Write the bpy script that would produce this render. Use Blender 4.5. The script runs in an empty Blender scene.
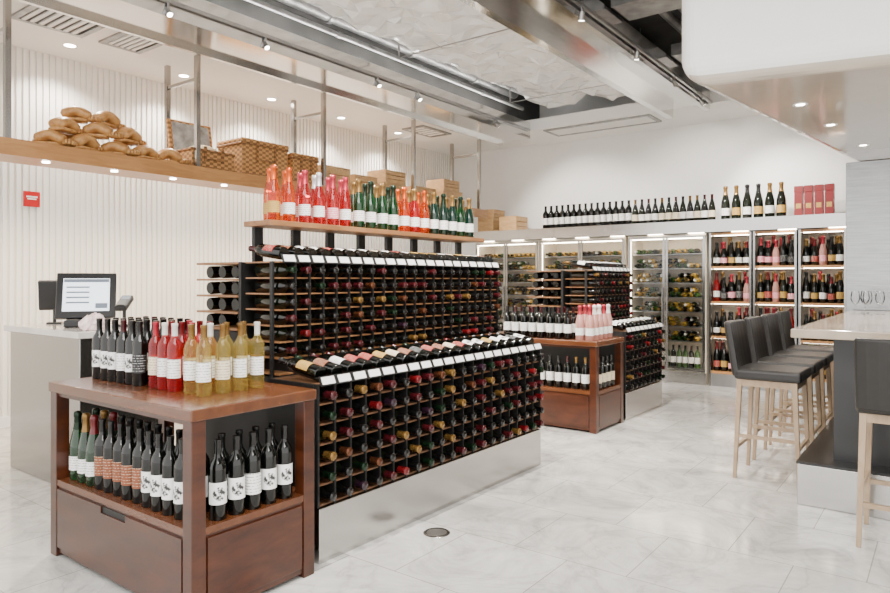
import bpy, bmesh, math, random
from mathutils import Vector, Matrix
random.seed(7)
scene = bpy.context.scene
col = scene.collection
PI = math.pi
ORD = ['first','second','third','fourth','fifth','sixth','seventh','eighth','ninth','tenth','eleventh','twelfth',
       'thirteenth','fourteenth','fifteenth','sixteenth','seventeenth','eighteenth','nineteenth','twentieth',
       'twenty-first','twenty-second','twenty-third','twenty-fourth']

# ------------------------------------------------------------------ materials
def newmat(name):
    m = bpy.data.materials.new(name); m.use_nodes = True
    nt = m.node_tree; b = nt.nodes['Principled BSDF']
    return m, nt, b
def N(nt, t, **kw):
    n = nt.nodes.new(t)
    for k, v in kw.items():
        if hasattr(n, k): setattr(n, k, v)
        else: n.inputs[k].default_value = v
    return n
def c4(c): return (c[0], c[1], c[2], 1)
def mat(name, color, rough=.5, metal=0.0, var=.06, scale=8.0, coat=0.0, trans=0.0, bump=0.0, bscale=20, bdist=.03):
    m, nt, b = newmat(name)
    tc = N(nt, 'ShaderNodeTexCoord'); no = N(nt, 'ShaderNodeTexNoise'); no.inputs['Scale'].default_value = scale
    nt.links.new(tc.outputs['Object'], no.inputs['Vector'])
    cr = N(nt, 'ShaderNodeValToRGB')
    cr.color_ramp.elements[0].position = .3; cr.color_ramp.elements[1].position = .7
    cr.color_ramp.elements[0].color = c4([x*(1-var) for x in color]); cr.color_ramp.elements[1].color = c4([min(1, x*(1+var)) for x in color])
    nt.links.new(no.outputs['Fac'], cr.inputs['Fac']); nt.links.new(cr.outputs['Color'], b.inputs['Base Color'])
    b.inputs['Roughness'].default_value = rough; b.inputs['Metallic'].default_value = metal
    b.inputs['Coat Weight'].default_value = coat; b.inputs['Coat Roughness'].default_value = .06; b.inputs['Transmission Weight'].default_value = trans
    if bump:
        n2 = N(nt, 'ShaderNodeTexNoise'); n2.inputs['Scale'].default_value = bscale; n2.inputs['Detail'].default_value = 6
        nt.links.new(tc.outputs['Object'], n2.inputs['Vector'])
        bp = N(nt, 'ShaderNodeBump'); bp.inputs['Strength'].default_value = bump; bp.inputs['Distance'].default_value = bdist
        nt.links.new(n2.outputs['Fac'], bp.inputs['Height']); nt.links.new(bp.outputs['Normal'], b.inputs['Normal'])
    return m
def emis(name, color, s):
    m, nt, b = newmat(name)
    b.inputs['Base Color'].default_value = c4(color); b.inputs['Emission Color'].default_value = c4(color); b.inputs['Emission Strength'].default_value = s
    return m
def wood(name, c1, c2, rough=.4, sc=(2, 2, 14), coat=0.0, dist=.8):
    m, nt, b = newmat(name)
    tc = N(nt, 'ShaderNodeTexCoord'); mp = N(nt, 'ShaderNodeMapping'); mp.inputs['Scale'].default_value = sc
    no = N(nt, 'ShaderNodeTexNoise'); no.inputs['Scale'].default_value = 3.0; no.inputs['Detail'].default_value = 8; no.inputs['Distortion'].default_value = dist; no.inputs['Roughness'].default_value = .6
    cr = N(nt, 'ShaderNodeValToRGB'); cr.color_ramp.elements[0].position = .3; cr.color_ramp.elements[1].position = .72
    cr.color_ramp.elements[0].color = c4(c1); cr.color_ramp.elements[1].color = c4(c2)
    nt.links.new(tc.outputs['Object'], mp.inputs['Vector']); nt.links.new(mp.outputs['Vector'], no.inputs['Vector'])
    nt.links.new(no.outputs['Fac'], cr.inputs['Fac']); nt.links.new(cr.outputs['Color'], b.inputs['Base Color'])
    mr = N(nt, 'ShaderNodeMapRange'); mr.inputs['To Min'].default_value = rough*.8; mr.inputs['To Max'].default_value = rough*1.25
    nt.links.new(no.outputs['Fac'], mr.inputs['Value']); nt.links.new(mr.outputs['Result'], b.inputs['Roughness'])
    b.inputs['Coat Weight'].default_value = coat; b.inputs['Coat Roughness'].default_value = .15
    return m
def steel(name, c=(.62, .6, .58), rough=.28, sc=(1, 1, 120), dark=.94):
    m, nt, b = newmat(name)
    tc = N(nt, 'ShaderNodeTexCoord'); mp = N(nt, 'ShaderNodeMapping'); mp.inputs['Scale'].default_value = sc
    no = N(nt, 'ShaderNodeTexNoise'); no.inputs['Scale'].default_value = 2.0; no.inputs['Detail'].default_value = 4
    mr = N(nt, 'ShaderNodeMapRange'); mr.inputs['To Min'].default_value = rough*.85; mr.inputs['To Max'].default_value = rough*1.2
    nt.links.new(tc.outputs['Object'], mp.inputs['Vector']); nt.links.new(mp.outputs['Vector'], no.inputs['Vector'])
    nt.links.new(no.outputs['Fac'], mr.inputs['Value']); nt.links.new(mr.outputs['Result'], b.inputs['Roughness'])
    cr = N(nt, 'ShaderNodeValToRGB'); cr.color_ramp.elements[0].position = .3; cr.color_ramp.elements[1].position = .7
    cr.color_ramp.elements[0].color = c4([x*dark for x in c]); cr.color_ramp.elements[1].color = c4(c)
    nt.links.new(no.outputs['Fac'], cr.inputs['Fac']); nt.links.new(cr.outputs['Color'], b.inputs['Base Color'])
    b.inputs['Metallic'].default_value = 1
    return m
def labelmat(name, paper, ink, zc, amt=.78, style='text'):
    m, nt, b = newmat(name)
    tc = N(nt, 'ShaderNodeTexCoord'); sx = N(nt, 'ShaderNodeSeparateXYZ'); nt.links.new(tc.outputs['Object'], sx.inputs[0])
    if style == 'text':
        ml = N(nt, 'ShaderNodeMath', operation='MULTIPLY'); ml.inputs[1].default_value = 85
        fr = N(nt, 'ShaderNodeMath', operation='FRACT'); gt = N(nt, 'ShaderNodeMath', operation='GREATER_THAN'); gt.inputs[1].default_value = amt
        nt.links.new(sx.outputs['Z'], ml.inputs[0]); nt.links.new(ml.outputs[0], fr.inputs[0]); nt.links.new(fr.outputs[0], gt.inputs[0])
        no = N(nt, 'ShaderNodeTexNoise'); no.inputs['Scale'].default_value = 120; nt.links.new(tc.outputs['Object'], no.inputs['Vector'])
        g2 = N(nt, 'ShaderNodeMath', operation='GREATER_THAN'); g2.inputs[1].default_value = .47
        nt.links.new(no.outputs['Fac'], g2.inputs[0])
        fac = N(nt, 'ShaderNodeMath', operation='MULTIPLY'); nt.links.new(gt.outputs[0], fac.inputs[0]); nt.links.new(g2.outputs[0], fac.inputs[1])
    else:   # a drawing on the label
        dz = N(nt, 'ShaderNodeMath', operation='SUBTRACT'); dz.inputs[1].default_value = zc; nt.links.new(sx.outputs['Z'], dz.inputs[0])
        z2 = N(nt, 'ShaderNodeMath', operation='MULTIPLY'); nt.links.new(dz.outputs[0], z2.inputs[0]); nt.links.new(dz.outputs[0], z2.inputs[1])
        y2 = N(nt, 'ShaderNodeMath', operation='MULTIPLY'); nt.links.new(sx.outputs['Y'], y2.inputs[0]); nt.links.new(sx.outputs['Y'], y2.inputs[1])
        ad = N(nt, 'ShaderNodeMath', operation='ADD'); nt.links.new(z2.outputs[0], ad.inputs[0]); nt.links.new(y2.outputs[0], ad.inputs[1])
        lt = N(nt, 'ShaderNodeMath', operation='LESS_THAN'); lt.inputs[1].default_value = .026**2; nt.links.new(ad.outputs[0], lt.inputs[0])
        no = N(nt, 'ShaderNodeTexNoise'); no.inputs['Scale'].default_value = 80; no.inputs['Detail'].default_value = 4; nt.links.new(tc.outputs['Object'], no.inputs['Vector'])
        g2 = N(nt, 'ShaderNodeMapRange'); g2.inputs['From Min'].default_value = .42; g2.inputs['From Max'].default_value = .55; nt.links.new(no.outputs['Fac'], g2.inputs['Value'])
        fac = N(nt, 'ShaderNodeMath', operation='MULTIPLY'); nt.links.new(lt.outputs[0], fac.inputs[0]); nt.links.new(g2.outputs[0], fac.inputs[1])
    mx = N(nt, 'ShaderNodeMix', data_type='RGBA'); mx.inputs['A'].default_value = c4(paper); mx.inputs['B'].default_value = c4(ink)
    nt.links.new(fac.outputs[0], mx.inputs['Factor']); nt.links.new(mx.outputs['Result'], b.inputs['Base Color'])
    b.inputs['Roughness'].default_value = .6
    return m
def glassmat(name):
    m, nt, b = newmat(name)
    out = nt.nodes['Material Output']
    tr = N(nt, 'ShaderNodeBsdfTransparent'); gl = N(nt, 'ShaderNodeBsdfGlossy'); gl.inputs['Roughness'].default_value = .03
    fr = N(nt, 'ShaderNodeFresnel'); fr.inputs['IOR'].default_value = 1.25
    mx = N(nt, 'ShaderNodeMixShader'); nt.links.new(fr.outputs[0], mx.inputs[0]); nt.links.new(tr.outputs[0], mx.inputs[1]); nt.links.new(gl.outputs[0], mx.inputs[2])
    nt.links.new(mx.outputs[0], out.inputs['Surface'])
    return m
def tintglass(name, c, tint, clear=.5, edge=.05):
    """coloured bottle glass full of wine: part see-through, part coloured body, sharp gloss"""
    m, nt, b = newmat(name)
    out = nt.nodes['Material Output']
    b.inputs['Base Color'].default_value = c4(c); b.inputs['Roughness'].default_value = .03; b.inputs['Coat Weight'].default_value = 1.0; b.inputs['Coat Roughness'].default_value = .01
    tr = N(nt, 'ShaderNodeBsdfTransparent'); tr.inputs['Color'].default_value = c4(tint)
    lw = N(nt, 'ShaderNodeLayerWeight'); lw.inputs['Blend'].default_value = .35
    mr = N(nt, 'ShaderNodeMapRange'); mr.inputs['To Min'].default_value = clear; mr.inputs['To Max'].default_value = edge
    nt.links.new(lw.outputs['Facing'], mr.inputs['Value'])
    mx = N(nt, 'ShaderNodeMixShader'); nt.links.new(mr.outputs['Result'], mx.inputs[0]); nt.links.new(b.outputs[0], mx.inputs[1]); nt.links.new(tr.outputs[0], mx.inputs[2])
    nt.links.new(mx.outputs[0], out.inputs['Surface'])
    return m
def floormat():
    m, nt, b = newmat('marble_tile')
    tc = N(nt, 'ShaderNodeTexCoord')
    n1 = N(nt, 'ShaderNodeTexNoise'); n1.inputs['Scale'].default_value = 1.7; n1.inputs['Detail'].default_value = 11; n1.inputs['Distortion'].default_value = 1.5; n1.inputs['Roughness'].default_value = .7
    nt.links.new(tc.outputs['Object'], n1.inputs['Vector'])
    cr = N(nt, 'ShaderNodeValToRGB'); e = cr.color_ramp.elements
    e[0].position = .30; e[0].color = (.28, .277, .27, 1); e[1].position = .62; e[1].color = (.58, .57, .545, 1)
    e2 = cr.color_ramp.elements.new(.45); e2.color = (.45, .443, .427, 1)
    nt.links.new(n1.outputs['Fac'], cr.inputs['Fac'])
    n2 = N(nt, 'ShaderNodeTexNoise'); n2.inputs['Scale'].default_value = 1.1; n2.inputs['Detail'].default_value = 7; n2.inputs['Distortion'].default_value = 2.2
    nt.links.new(tc.outputs['Object'], n2.inputs['Vector'])
    s = N(nt, 'ShaderNodeMath', operation='SUBTRACT'); s.inputs[1].default_value = .5; nt.links.new(n2.outputs['Fac'], s.inputs[0])
    ab = N(nt, 'ShaderNodeMath', operation='ABSOLUTE'); nt.links.new(s.outputs[0], ab.inputs[0])
    vr = N(nt, 'ShaderNodeMapRange'); vr.inputs['From Max'].default_value = .022; vr.inputs['To Min'].default_value = .85; vr.inputs['To Max'].default_value = 1.0
    nt.links.new(ab.outputs[0], vr.inputs['Value'])
    br = N(nt, 'ShaderNodeTexBrick', offset=0.5); br.inputs['Scale'].default_value = 1.0
    br.inputs['Brick Width'].default_value = .61; br.inputs['Row Height'].default_value = .61; br.inputs['Mortar Size'].default_value = .003; br.inputs['Mortar Smooth'].default_value = .3
    br.inputs['Color1'].default_value = (1, 1, 1, 1); br.inputs['Color2'].default_value = (.88, .88, .88, 1); br.inputs['Mortar'].default_value = (.50, .49, .47, 1)
    nt.links.new(tc.outputs['Object'], br.inputs['Vector'])
    mx = N(nt, 'ShaderNodeMix', data_type='RGBA', blend_type='MULTIPLY'); mx.inputs['Factor'].default_value = 1
    nt.links.new(cr.outputs['Color'], mx.inputs['A']); nt.links.new(br.outputs['Color'], mx.inputs['B'])
    m2 = N(nt, 'ShaderNodeMix', data_type='RGBA', blend_type='MULTIPLY'); m2.inputs['Factor'].default_value = 1
    nt.links.new(mx.outputs['Result'], m2.inputs['A']); nt.links.new(vr.outputs['Result'], m2.inputs['B']); nt.links.new(m2.outputs['Result'], b.inputs['Base Color'])
    b.inputs['Roughness'].default_value = .14; b.inputs['Coat Weight'].default_value = .3; b.inputs['Coat Roughness'].default_value = .08
    return m
def wickermat(name, c):
    m, nt, b = newmat(name)
    tc = N(nt, 'ShaderNodeTexCoord'); ck = N(nt, 'ShaderNodeTexChecker'); ck.inputs['Scale'].default_value = 38
    ck.inputs['Color1'].default_value = c4(c); ck.inputs['Color2'].default_value = c4([x*.42 for x in c])
    mp = N(nt, 'ShaderNodeMapping'); mp.inputs['Scale'].default_value = (.6, .6, 1); mp.inputs['Location'].default_value = (.0031, .0027, .0019)
    nt.links.new(tc.outputs['Object'], mp.inputs['Vector']); nt.links.new(mp.outputs['Vector'], ck.inputs['Vector']); nt.links.new(ck.outputs['Color'], b.inputs['Base Color'])
    bp = N(nt, 'ShaderNodeBump'); bp.inputs['Strength'].default_value = .8; bp.inputs['Distance'].default_value = .01
    nt.links.new(ck.outputs['Fac'], bp.inputs['Height']); nt.links.new(bp.outputs['Normal'], b.inputs['Normal'])
    b.inputs['Roughness'].default_value = .6
    return m

M = {}
M['floor'] = floormat()
M['white'] = mat('white_paint', (.88, .87, .85), .6, var=.01)
M['wallgrey'] = mat('grey_white_paint', (.80, .80, .79), .6, var=.01)
M['slatwall'] = mat('white_ribbed_panel', (.88, .86, .82), .45, var=.01)
M['darkceil'] = mat('grey_slab', (.08, .08, .08), .8, var=.35, scale=2)
M['duct'] = mat('white_wrap', (.86, .86, .86), .26, var=.04, scale=6, coat=.5)
M['gloss'] = mat('glossy_warm_grey', (.55, .495, .425), .16, var=.02, coat=.8)
M['steel'] = steel('brushed_steel', (.54, .53, .515), .2, (.3, .3, 220))
M['steelb'] = steel('polished_steel_beam', (.80, .79, .77), .13, (90, .3, 60), .9)
M['steelh'] = steel('brushed_steel_side', (.40, .39, .375), .22, (160, 160, .4))
M['counter'] = steel('counter_steel', (.36, .352, .342), .2, (160, 160, .4), .88)
M['pillar'] = steel('pillar_steel', (.33, .335, .34), .22, (2, 2, 30), .8)
M['metal'] = mat('grey_metal', (.40, .40, .40), .35, 1)
M['galv'] = mat('galvanised', (.30, .30, .30), .4, .8, var=.25)
M['black'] = mat('black_metal', (.0025, .0025, .0025), .55)
M['blackp'] = mat('black_plastic', (.006, .006, .007), .35)
M['cherry'] = wood('cherry_wood', (.026, .0058, .0018), (.074, .0180, .0050), .3, (1.6, 1.6, 5), .25, .4)
M['cherrytop'] = wood('cherry_top', (.072, .0215, .0070), (.122, .0400, .0130), .25, (1.0, 5, 5), .3, .4)
M['oak'] = wood('oak_board', (.17, .075, .028), (.30, .145, .058), .45, (8, 1.5, 8))
M['darkoak'] = wood('rail_oak_board', (.075, .033, .014), (.145, .066, .028), .45, (8, 1.5, 8))
M['shelfwood'] = wood('shelf_wood', (.34, .155, .05), (.50, .26, .10), .3, (8, 1.0, 8))
M['lightwood'] = wood('light_wood', (.42, .24, .10), (.62, .40, .19), .5, (3, 8, 8))
M['stoolwood'] = wood('stool_wood', (.27, .185, .115), (.38, .28, .185), .4, (6, 6, 2))
M['carve'] = wood('carved_wood', (.34, .145, .04), (.64, .36, .125), .35, (5, 5, 5))
M['wicker'] = wickermat('wicker', (.52, .26, .085))
M['wickerd'] = wickermat('wicker_dark', (.32, .15, .05))
M['leather'] = mat('dark_leather', (.011, .010, .0095), .36, var=.15, scale=30)
M['marble'] = mat('counter_marble', (.60, .57, .54), .12, var=.15, scale=4)
M['barstone'] = mat('bar_stone', (.36, .29, .22), .12, var=.25, scale=5)
M['slate'] = mat('dark_slate', (.012, .012, .013), .3, var=.3, scale=4)
M['tag'] = mat('tag_white', (.86, .86, .86), .4, var=.01)
M['red'] = mat('sign_red', (.50, .004, .010), .4)
M['redbox'] = mat('box_red', (.17, .005, .007), .35)
M['cloth'] = mat('grey_lining', (.34, .34, .34), .8, var=.5, scale=9)
M['straw'] = mat('packing_straw', (.62, .50, .30), .8, var=.45, scale=60, bump=.8, bscale=60)
M['bag'] = mat('bag_paper', (.85, .62, .60), .5, var=.35, scale=26)
M['screen'] = emis('screen', (.80, .86, .93), 1.7)
M['screenline'] = mat('screen_grey', (.18, .22, .28), .5)
M['lamp'] = emis('lamp', (1, .94, .84), 40)
M['strip'] = emis('strip', (1, .88, .70), 28)
M['warmwhite'] = mat('cabinet_interior', (.78, .70, .58), .5)
M['glass'] = glassmat('clear_glass')
G = {}
G['dark'] = mat('glass_dark', (.0015, .002, .0015), .05, var=.1)
G['olive'] = mat('glass_olive', (.003, .005, .002), .06, var=.1)
G['green'] = tintglass('glass_green', (.002, .028, .006), (.04, .42, .10), .42)
G['teal'] = tintglass('glass_teal', (.0015, .018, .011), (.03, .30, .18), .36)
G['rose'] = tintglass('glass_rose', (.26, .005, .009), (.96, .24, .24), .68, .12)
G['pink'] = tintglass('glass_pink', (.27, .009, .012), (.97, .32, .31), .68)
G['orange'] = tintglass('glass_orange', (.34, .034, .001), (1.0, .44, .09), .7)
G['straw'] = tintglass('glass_straw', (.32, .235, .055), (.98, .94, .74), .84, .22)
G['gold'] = mat('glass_gold', (.36, .23, .04), .08, var=.15)
G['mgreen'] = mat('glass_mid_green', (.03, .07, .016), .08, var=.15)
G['blush'] = tintglass('glass_blush', (.54, .27, .23), (.98, .8, .75), .35)
CAPC = {'black': (.004, .004, .004), 'dark red': (.038, .004, .006), 'red': (.10, .004, .006), 'gold': (.20, .11, .03), 'white': (.62, .59, .55),
        'green': (.007, .02, .009), 'purple': (.016, .006, .012), 'copper': (.10, .034, .015), 'silver': (.55, .55, .55), 'pink': (.40, .03, .05), 'orange': (.46, .07, .004)}
CAP = {k: mat('capsule_' + k.replace(' ', '_'), v, .22, .6 if k in ('gold', 'silver', 'copper', 'orange', 'pink', 'green') else 0.0) for k, v in CAPC.items()}
L = {}
L['white'] = labelmat('label_white', (.84, .83, .80), (.14, .14, .14), .1)
L['cream'] = labelmat('label_cream', (.72, .63, .46), (.16, .08, .04), .1)
L['draw'] = labelmat('label_drawing', (.85, .84, .82), (.03, .03, .03), .1, style='draw')
L['brown'] = labelmat('label_brown', (.20, .055, .02), (.65, .55, .4), .1, .85)
L['red'] = labelmat('label_red', (.28, .012, .014), (.7, .6, .4), .1, .85)
L['gold'] = labelmat('label_gold', (.46, .28, .06), (.12, .06, .015), .1)
L['pink'] = labelmat('label_pink', (.70, .21, .27), (.9, .9, .9), .1, .8)
L['black'] = labelmat('label_black', (.012, .012, .012), (.6, .6, .6), .1, .85)

# ------------------------------------------------------------------ mesh builder
class MB:
    def __init__(s): s.v = []; s.f = []; s.mi = []; s.sm = []
    def add(s, vs, fs, mi=0, sm=False, T=None):
        o = len(s.v)
        for p in vs: s.v.append(tuple(T @ Vector(p)) if T is not None else tuple(p))
        for f in fs: s.f.append([o+i for i in f]); s.mi.append(mi); s.sm.append(sm)
        return s
    def box(s, x0, x1, y0, y1, z0, z1, mi=0, T=None):
        vs = [(x0,y0,z0),(x1,y0,z0),(x1,y1,z0),(x0,y1,z0),(x0,y0,z1),(x1,y0,z1),(x1,y1,z1),(x0,y1,z1)]
        return s.add(vs, [(0,3,2,1),(4,5,6,7),(0,1,5,4),(1,2,6,5),(2,3,7,6),(3,0,4,7)], mi, False, T)
    def lathe(s, prof, seg=16, mi=0, T=None, a0=None, a1=None, sm=True):
        full = a0 is None
        if full: a0, a1 = 0, 2*PI
        n = seg if full else seg+1
        vs = []; fs = []
        for r, z in prof:
            for i in range(n):
                a = a0+(a1-a0)*i/seg
                vs.append((r*math.cos(a), r*math.sin(a), z))
        for j in range(len(prof)-1):
            for i in range(seg):
                k = (i+1) % n if full else i+1
                fs.append((j*n+i, j*n+k, (j+1)*n+k, (j+1)*n+i))
        return s.add(vs, fs, mi, sm, T)
    def cyl(s, p0, p1, r0, r1=None, seg=12, mi=0):
        if r1 is None: r1 = r0
        p0, p1 = Vector(p0), Vector(p1); d = p1-p0; h = d.length
        T = Matrix.Translation(p0) @ d.to_track_quat('Z', 'Y').to_matrix().to_4x4()
        s.lathe([(r0, 0), (r1, h)], seg, mi, T)
        s.add([(r0*math.cos(2*PI*i/seg), r0*math.sin(2*PI*i/seg), 0) for i in range(seg)], [tuple(reversed(range(seg)))], mi, False, T)
        s.add([(r1*math.cos(2*PI*i/seg), r1*math.sin(2*PI*i/seg), h) for i in range(seg)], [tuple(range(seg))], mi, False, T)
        return s
    def beam(s, p0, p1, w0, w1, mi=0):
        vs = []
        for p, w in ((p0, w0), (p1, w1)):
            vs += [(p[0]-w, p[1]-w, p[2]), (p[0]+w, p[1]-w, p[2]), (p[0]+w, p[1]+w, p[2]), (p[0]-w, p[1]+w, p[2])]
        return s.add(vs, [(0,3,2,1),(4,5,6,7),(0,1,5,4),(1,2,6,5),(2,3,7,6),(3,0,4,7)], mi)
    def sweep(s, pts, rx, rz, seg=10, mi=0):
        n = len(pts); vs = []; fs = []
        for i, p in enumerate(pts):
            p = Vector(p); t = (Vector(pts[min(i+1, n-1)])-Vector(pts[max(i-1, 0)])).normalized()
            side = t.cross(Vector((0, 0, 1))); side = side.normalized() if side.length > 1e-4 else Vector((1, 0, 0)); up = side.cross(t)
            k = 1.0 if 0 < i < n-1 else .6
            for j in range(seg):
                a = 2*PI*j/seg
                vs.append(tuple(p+side*rx*k*math.cos(a)+up*rz*k*math.sin(a)))
        for i in range(n-1):
            for j in range(seg):
                fs.append((i*seg+j, i*seg+(j+1) % seg, (i+1)*seg+(j+1) % seg, (i+1)*seg+j))
        fs.append(tuple(reversed(range(seg)))); fs.append(tuple((n-1)*seg+j for j in range(seg)))
        return s.add(vs, fs, mi, True)
    def mesh(s, name, mats):
        me = bpy.data.meshes.new(name); me.from_pydata(s.v, [], s.f)
        for m in mats: me.materials.append(m)
        for p, i, sm in zip(me.polygons, s.mi, s.sm): p.material_index = i; p.use_smooth = sm
        me.update(); return me
    def build(s, name, mats, parent=None, loc=None, bevel=0, bseg=2):
        if not isinstance(mats, (list, tuple)): mats = [mats]
        o = bpy.data.objects.new(name, s.mesh(name, mats)); col.objects.link(o)
        if parent: o.parent = parent
        if loc: o.location = loc
        if bevel:
            b = o.modifiers.new('bevel', 'BEVEL'); b.width = bevel; b.segments = bseg; b.limit_method = 'ANGLE'
        return o
def tag(o, label, cat, group=None, kind=None):
    o['label'] = label; o['category'] = cat
    if group: o['group'] = group
    if kind: o['kind'] = kind
    return o
def thing(name, label, cat, loc=(0, 0, 0), rz=0, group=None):
    o = bpy.data.objects.new(name, None); col.objects.link(o); o.empty_display_size = .05
    o.location = loc; o.rotation_euler = (0, 0, rz)
    return tag(o, label, cat, group)
def struct(name, mb, m, bevel=0, bseg=2):
    o = mb.build(name, m, bevel=bevel, bseg=bseg); o['kind'] = 'structure'; return o
def copy_tree(o):
    c = o.copy(); col.objects.link(c)
    for ch in list(o.children):
        d = ch.copy(); col.objects.link(d); d.parent = c
        for g in list(ch.children):
            e = g.copy(); col.objects.link(e); e.parent = d
    return c

# ------------------------------------------------------------------ bottles
BK = {
 'bordeaux': dict(base=.035, body=[(.035,0),(.0372,.004),(.0372,.185),(.036,.2),(.030,.214),(.019,.229),(.0145,.246),(.0142,.292)],
                  cap=[[(.0153,.237),(.0153,.283),(.0166,.284),(.0166,.298)],[(.0166,.298),(0,.3)]], lab=(.0378,.06,.142), arc=1.45),
 'rackwine': dict(base=.035, body=[(.035,0),(.0385,.004),(.0385,.19),(.0375,.205),(.032,.22),(.022,.234),(.0175,.248),(.0170,.292)],
                  cap=[[(.0182,.240),(.0182,.28),(.0200,.282),(.0200,.297)],[(.0200,.297),(.017,.300),(0,.3005)]], lab=(.0390,.055,.15), arc=1.5),
 'burgundy': dict(base=.037, body=[(.037,0),(.041,.005),(.041,.125),(.039,.152),(.031,.19),(.0205,.222),(.0150,.248),(.0146,.29)],
                  cap=[[(.0157,.24),(.0155,.283),(.0168,.284),(.0168,.298)],[(.0168,.298),(0,.3)]], lab=(.0416,.045,.118), arc=1.5),
 'champagne': dict(base=.037, body=[(.037,0),(.041,.005),(.041,.145),(.039,.17),(.031,.205),(.0205,.245),(.0160,.275),(.0155,.31)],
                  cap=[[(.0235,.236),(.0185,.262),(.0176,.293),(.0208,.297),(.0208,.311),(.018,.321),(0,.325)]], lab=(.0416,.045,.112), arc=1.5),
}
_bm = {}
def bottle_meshes(kind, g, l, c, seg, single):
    key = (kind, g, l, c, seg, single)
    if key in _bm: return _bm[key]
    k = BK[kind]; ar = k['arc']
    b = MB(); b.lathe([(0, 0), (k['base'], 0)], seg); b.lathe(k['body'], seg)
    lb = MB(); r, z0, z1 = k['lab']
    if l: lb.lathe([(r, z0), (r, z1)], max(8, seg-4), a0=-ar, a1=ar)
    cp = MB()
    for run in k['cap']: cp.lathe(run, seg)
    if single:
        b.lathe([(r, z0), (r, z1)], max(8, seg-4), 1, a0=-ar, a1=ar) if l else None
        for run in k['cap']: b.lathe(run, seg, 2)
        res = [('bottle', b.mesh('bottle', [G[g], L[l] if l else G[g], CAP[c]]))]
    else:
        res = [('glass_body', b.mesh('glass_body', [G[g]])), ('capsule', cp.mesh('capsule', [CAP[c]]))]
        if l: res.append(('paper_label', lb.mesh('paper_label', [L[l]])))
    _bm[key] = res
    return res
def bottle(kind, g, l, c, loc, label, group, rz=-PI/2, T=None, seg=16, single=False, s=1.0, name='wine_bottle'):
    ms = bottle_meshes(kind, g, l, c, seg, single)
    if single: root = bpy.data.objects.new(name, ms[0][1])
    else: root = bpy.data.objects.new(name, None); root.empty_display_size = .03
    col.objects.link(root); root.location = loc
    root.rotation_euler = T.to_euler() if T is not None else (0, 0, rz)
    root.scale = s if isinstance(s, tuple) else (s, s, s)
    tag(root, label, 'bottle', group)
    if not single:
        for n, me in ms:
            o = bpy.data.objects.new(n, me); col.objects.link(o); o.parent = root
    return root
def R(ax, deg): return Matrix.Rotation(math.radians(deg), 3, ax)
CAPW = ['black']*18+['dark red']*8+['red']*2+['gold']*2+['green']*3+['purple']*1+['copper']*2
T_OUT = R('Y', 90) @ R('Z', 180)          # neck towards +X, label up

# ------------------------------------------------------------------ setting
struct('floor', MB().box(-7.4, 4.5, -4, 10, -.1, 0), M['floor'])
w = MB(); w.box(-7.4, -7.2, -1, 10, 0, 3.65)
y = -.9
while y < 9.75:
    w.box(-7.2, -7.178, y, y+.036, .1, 3.65); y += .06
struct('wall_left', w, M['slatwall'])
struct('baseboard_left', MB().box(-7.2, -7.17, -1, 9.8, 0, .1), M['white'])
struct('wall_back', MB().box(-7.4, 4.5, 9.8, 10, 0, 4.4), M['wallgrey'])
struct('wall_right', MB().box(3.4, 3.6, 4.0, 9.8, 0, 4.4), M['white'])
struct('ceiling', MB().box(-7.4, 4.5, -1, 10, 4.4, 4.5), M['darkceil'])
struct('ceiling', MB().box(-7.2, -5.4, -1, 9.8, 3.65, 3.75), M['white'])
struct('ceiling', MB().box(-5.45, -5.4, -1, 9.8, 3.75, 4.4), M['darkceil'])
struct('ceiling', MB().box(-2.86, -2.46, -1, 8.75, 3.62, 3.78), M['steelb'])
struct('ceiling', MB().box(-5.4, 3.4, 8.75, 9.8, 3.62, 3.78), M['white'])
hp = [(-1.32, 4.05), (2.6, 4.98), (2.6, 9.0), (-.68, 9.0)]
hv = [(x, y, 2.58) for x, y in hp]+[(x, y, 4.4) for x, y in hp]
h = MB().add(hv, [(0,3,2,1),(4,5,6,7),(0,1,5,4),(1,2,6,5),(2,3,7,6),(3,0,4,7)])
h.mi[0] = 1
struct('ceiling', h, [M['white'], M['gloss']], bevel=.14, bseg=8)
struct('trim_1', MB().box(-5.46, -4.98, -1, 8.75, 3.50, 3.62).box(-5.06, -4.98, -1, 8.75, 3.62, 3.74).box(-5.50, -5.46, -1, 8.75, 3.46, 3.65), M['steelb'])
struct('trim_2', MB().box(-2.94, -2.86, -1, 8.75, 3.50, 3.84), M['steelb'])
struct('trim_3', MB().box(-2.46, -2.40, -1, 8.75, 3.53, 3.80), M['steelb'])
# white wrapped duct
t = thing('air_duct', 'wide white wrapped air duct inside the ceiling opening above the racks', 'duct', (0, 0, 0))
d = MB(); nx, ny = 17, 66
random.seed(5)
lump = {}; off = {}
for a in range(nx+1):
    for b in range(ny+1):
        lump[a, b] = random.choice([-1, 1])*random.uniform(0, .06)*random.random()+.05*math.sin(a*.75+.8*math.sin(b*.25))*math.sin(b*.36)
        off[a, b] = (random.uniform(-.045, .045), random.uniform(-.045, .045)) if 0 < a < nx else (0, 0)
vs = []
for a in range(nx+1):
    for b in range(ny+1): vs.append((-4.74+1.78*a/nx+off[a, b][0], 1.5+7.15*b/ny+off[a, b][1], 3.90+lump[a, b]+.06*max(0, abs(2*a/nx-1)-.85)/.15))
fs = []
for i in range(nx):
    for j in range(ny):
        p, q, r_, s_ = i*(ny+1)+j, i*(ny+1)+j+1, (i+1)*(ny+1)+j+1, (i+1)*(ny+1)+j
        fs += [(p, q, r_), (p, r_, s_)] if random.random() < .5 else [(p, q, s_), (q, r_, s_)]
d.add(vs, fs, 0, False)
d.box(-4.74, -2.96, 1.5, 8.65, 4.06, 4.3)
d.build('wrapped_duct', M['duct'], t)
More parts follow.
